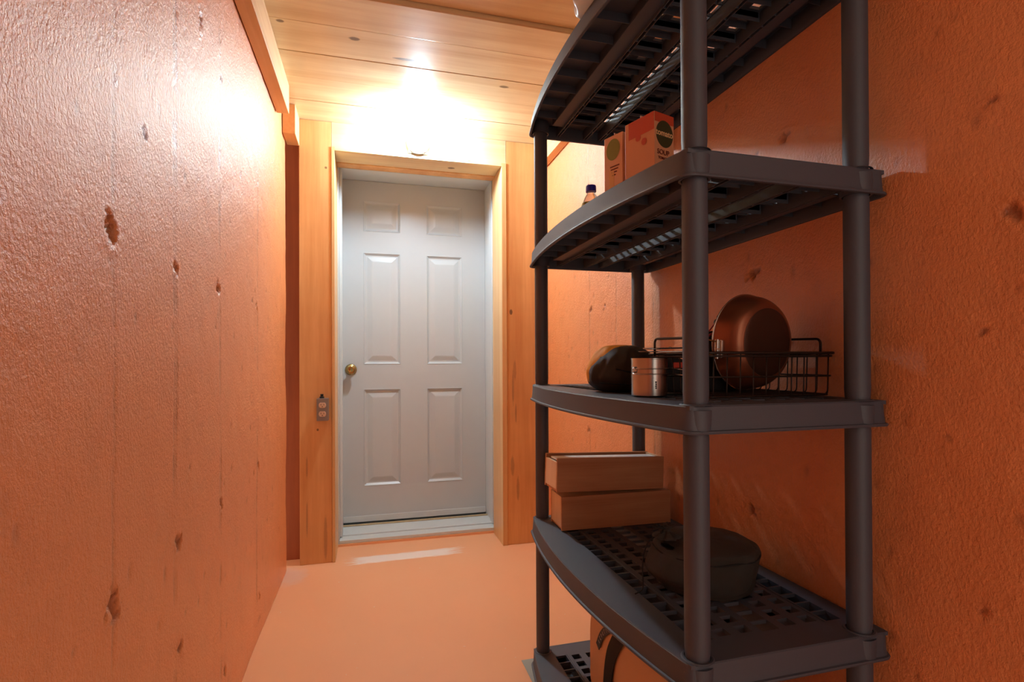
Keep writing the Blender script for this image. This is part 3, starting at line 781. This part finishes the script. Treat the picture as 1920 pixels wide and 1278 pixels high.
bm = BM(); soft(bm, smooth_prof([(.002, .0), (.026, .0), (.034, .015), (.033, .05), (.026, .070), (.001, .075)], 5), 60, (0, 0, 0), .03, .10, 5.4, sx=1., sy=.9); obj('pouch_body', bm, M['strap'], t)
bm = BM(); box(bm, -.020, .018, -.0335, -.030, .052, .064, .002); obj('red_flap', bm, M['red'], t)
def utensil(label, loc, rot, kind):
    t = thing('folding_utensil', label, 'utensil', loc, 0, 'folding utensils on the basket rim'); t.rotation_euler = rot
    bm = BM(); box(bm, 0, .062, -.006, .006, -.0012, .0012, .001); sharp(obj('handle', bm, M['black' if kind else 'steel'], t))
    bm = BM(); lathe(bm, [(.0005, -.0008), (.013, -.0012), (.015, .0010), (.0120, .0004), (.0005, .0002)], 28, 'z', (-.010, 0, 0), cap=False)
    for v in bm.verts: v.co.x = -.012+(v.co.x+.010)*1.5
    obj('head', bm, M['steel'], t, smooth=True)
    if kind:
        bm = BM(); lathe(bm, [(.0005, -.002), (.003, -.002), (.003, .002), (.0005, .002)], 14, 'z', (.030, 0, .001), cap=False); obj('rivet', bm, M['steel'], t, smooth=True)
utensil('grey folding spoon lying flat on the left rim of the basket, lower of two', (.600, 1.030, BZ+.0935), (0, 0, -.25), 0)
utensil('dark folding tool resting above the spoon on the basket rim', (.604, 1.022, BZ+.1005), (.1, -.02, -.05), 1)

# ------------------------------------------------------------------ food cartons and bottle on the fourth shelf
def carton(label, loc, rz, Wd, Dp, Ht, detail):
    t = thing('food_carton', label, 'carton', loc, rz, 'food cartons on the second highest shelf')          # local x along the label face (faces -y), local y to the back
    bm = BM(); box(bm, 0, Wd, 0, Dp, 0, Ht, .0015); sharp(obj('carton_body', bm, M['carton'] if detail else M['carton_pale'], t))
    e = .0006
    if detail:
        bm = BM(); box(bm, .001, Wd-.001, -.0004, -.00005, Ht-.022, Ht-.001); box(bm, -.0004, -.00005, .001, Dp-.012, Ht-.040, Ht-.001); obj('red_band', bm, M['carton_red'], t)
        bm = BM(); n = 48; c = (.032, Ht-.046)
        for yy, rr in ((-e, 1),):
            f = [bm.verts.new((c[0]+.027*math.cos(2*PI*k/n), yy, c[1]+.030*math.sin(2*PI*k/n))) for k in range(n)]
            g = [bm.verts.new((v.co.x, -.0001, v.co.z)) for v in f]
            bm.faces.new(f); [bm.faces.new((f[k], f[(k+1) % n], g[(k+1) % n], g[k])) for k in range(n)]
        obj('green_oval', bm, M['green'], t)
        def tm(x, z, sx=1): return Matrix.Translation((x, -e-.0003, z)) @ Matrix.Rotation(PI/2, 4, 'X') @ Matrix.Rotation(0, 4, 'Z') @ Matrix.Scale(1, 4)
        text_mesh('lettering', 'tomato', .0185, M['cream'], t, tm(.031, Ht-.045), bold=.0004)
        text_mesh('lettering', 'SOUP', .0155, M['maroon'], t, tm(.027, Ht-.088), bold=.0002)
        text_mesh('lettering', 'TOMATO', .0078, M['maroon'], t, tm(.028, Ht-.101), bold=.0003)
        bm = BM(); ring = [(-.0003, .012+.046*k/20, Ht-.120+.010*math.sin(PI*k/20)) for k in range(21)]
        for k in range(20):
            a = .006+.048*k/20; b = .006+.048*(k+1)/20; za = Ht-.122+.008*math.sin(PI*k/20); zb = Ht-.122+.008*math.sin(PI*(k+1)/20)
            vs = [bm.verts.new(p) for p in ((a, -.0004, za), (b, -.0004, zb), (b, -.0004, zb-.007), (a, -.0004, za-.007))]; bm.faces.new(vs)
        obj('bowl_print', bm, M['carton_red'], t)
        bm = BM()
        for k in range(3): 
            c = (Ht-.030-.014*k, .030+.018*(k % 2)); n = 20
            f = [bm.verts.new((-.0007, c[1]+.008*math.cos(2*PI*q/n), c[0]+.008*math.sin(2*PI*q/n))) for q in range(n)]; bm.faces.new(f)
        obj('tomato_print', bm, M['carton_red'], t)
    else:
        bm = BM(); n = 40; c = (Dp*.5, Ht-.035)
        f = [bm.verts.new((-.0005, c[0]+.022*math.cos(2*PI*k/n), c[1]+.026*math.sin(2*PI*k/n))) for k in range(n)]; bm.faces.new(f); obj('green_oval', bm, M['lgreen'], t)
        bm = BM()
        for k in range(4): box(bm, -.0005, -.00005, .010+.004*k, .040-.002*k, Ht-.078-.007*k, Ht-.075-.007*k)
        obj('small_print', bm, M['maroon'], t)
        bm = BM(); box(bm, -.0005, -.00005, Dp*.45, Dp*.72, .02, Ht-.085); obj('cream_stripe', bm, M['cream'], t)
    bm = BM(); box(bm, .004, Wd-.004, Dp*.5-.0008, Dp*.5+.0008, Ht+.0001, Ht+.007, .0004); obj('top_seal', bm, M['carton_pale'], t)
carton('tomato soup carton with green oval, beside the near front post', (.603, 1.028, SZ[3]), .30, .063, .090, .198, True)
carton('pale carton with a leaf green oval, farther from the near front post', (.583, 1.140, SZ[3]), .36, .063, .060, .198, False)
t = thing('plastic_bottle', 'clear plastic bottle with blue cap and yellow green liquid', 'bottle', (.622, 1.415, SZ[3]))
bm = BM(); lathe(bm, smooth_prof([(.0005, .001), (.026, .001), (.030, .006), (.0305, .085), (.029, .100), (.020, .122), (.0125, .134), (.0120, .142)], 5), 40, 'z', cap=False); obj('bottle_body', bm, M['clear'], t, smooth=True)
bm = BM(); lathe(bm, smooth_prof([(.0005, .003), (.0245, .003), (.0282, .008), (.0287, .085), (.0276, .098), (.0240, .1075), (.0005, .108)], 5), 40, 'z', cap=False); sharp(obj('liquid', bm, M['oil'], t))
bm = BM(); rg = [(.0005, .141), (.0150, .141), (.0152, .142), (.0148, .157), (.0138, .159), (.0005, .159)]; lathe(bm, rg, 40, 'z', cap=False); sharp(obj('bottle_cap', bm, M['blue'], t))

# ------------------------------------------------------------------ clear plastic bag hanging over the edge of the top shelf
t = thing('plastic_bag', 'crumpled clear plastic bag at the front edge of the topmost shelf', 'bag', (.474, 1.062, SZ[4]))
bm = BM(); soft(bm, smooth_prof([(.002, .0), (.040, .0), (.052, .02), (.044, .05), (.030, .065), (.001, .07)], 4), 70, (0, 0, 0), .05, .18, 12.0, sx=.7, sy=1.2); obj('bag_film', bm, M['film'], t)

# ------------------------------------------------------------------ tan case on the bottom shelf
t = thing('tan_case', 'tan padded case with a black strap on the lowest shelf', 'case', (.600, 1.175, SZ[0]))
cyl, czt, cr = .228, .300, .140
def case_mesh():
    bm = BM(); out = []
    for (a, b, s0) in ((1, 1, 0), (-1, 1, 1), (-1, -1, 2), (1, -1, 3)):
        rr = cr if b > 0 else .025
        for k in range(9):
            an = PI/2*s0+PI/2*k/8
            out.append(((cyl-rr)*a+rr*math.cos(an) if True else 0, (czt/2-rr)*b+rr*math.sin(an)))
    W2 = .17
    layers = [(0.0, -.022), (.004, -.010), (.014, -.002), (.030, 0), (W2-.030, 0), (W2-.014, -.002), (W2-.004, -.010), (W2, -.022)]
    rings = []
    for x, ins in layers:
        rings.append([bm.verts.new((x-.006*math.exp(-((p[0])/.2)**2)*(x < .02), p[0]*(1+ins/cyl), czt/2+p[1]*(1+ins*2/czt))) for p in out])
    n = len(out)
    for i in range(len(rings)-1):
        for k in range(n): bm.faces.new((rings[i][k], rings[i][(k+1) % n], rings[i+1][(k+1) % n], rings[i+1][k]))
    bm.faces.new(rings[0]); bm.faces.new(rings[-1]); return bm
sharp(obj('case_body', case_mesh(), M['tancase'], t), 50)
def smooth3(P, n=7):
    P = [Vector(p) for p in P]; P = [P[0]*2-P[1]]+P+[P[-1]*2-P[-2]]; out = []
    for i in range(1, len(P)-2):
        a, b, c, d = P[i-1:i+3]
        for k in range(n):
            t = k/n; out.append((2*b+(c-a)*t+(2*a-5*b+4*c-d)*t*t+(3*b-a-3*c+d)*t**3)*.5)
    out.append(P[-2]); return out
def ribbon(name, pts, wd, mat, th=.0015, parent=t):
    """flat band on the case's front: pts are (x, y, z) of its middle, widened in the y-z plane"""
    bm = BM(); P = [Vector(p) for p in pts]; R1 = []
    for i, p in enumerate(P):
        d = (P[min(i+1, len(P)-1)]-P[max(i-1, 0)]); d.x = 0; d.normalize(); nrm = Vector((0, -d.z, d.y))
        R1.append([bm.verts.new(p+nrm*wd/2), bm.verts.new(p-nrm*wd/2), bm.verts.new(p-nrm*wd/2+Vector((-th, 0, 0))), bm.verts.new(p+nrm*wd/2+Vector((-th, 0, 0)))])
    for i in range(len(R1)-1):
        for k in range(4): bm.faces.new((R1[i][k], R1[i][(k+1) % 4], R1[i+1][(k+1) % 4], R1[i+1][k]))
    bm.faces.new(R1[0]); bm.faces.new(R1[-1]); return obj(name, bm, mat, parent)
ribbon('strap', smooth3([(-.0068, .000, .262), (-.0068, .040, .208), (-.0068, .069, .157), (-.0068, .086, .085), (-.0068, .090, .012)]), .044, M['strap'])
LP = smooth3([(-.0066, .145, .152), (-.0066, .119, .194), (-.0066, .084, .226), (-.0066, .045, .250)])
lb = ribbon('label_patch', LP, .021, M['black'])
bm = BM()
for k in range(8):
    i0 = 3+int(k*2); p = LP[i0]; d = (LP[i0+1]-LP[i0-1]).normalized(); nn = Vector((0, -d.z, d.y)); q = Vector((-.0019, 0, 0))
    tube(bm, [p-nn*.0045+q, p+nn*.0045+q], .0005, 5)
    if k % 2: tube(bm, [p+nn*.0045+q, p+nn*.0045+d*.004+q], .0005, 5)
    if k % 3 == 1: tube(bm, [p-nn*.0045+q, p-nn*.0045+d*.004+q], .0005, 5)
obj('stitched_mark', bm, M['white_print'], lb)
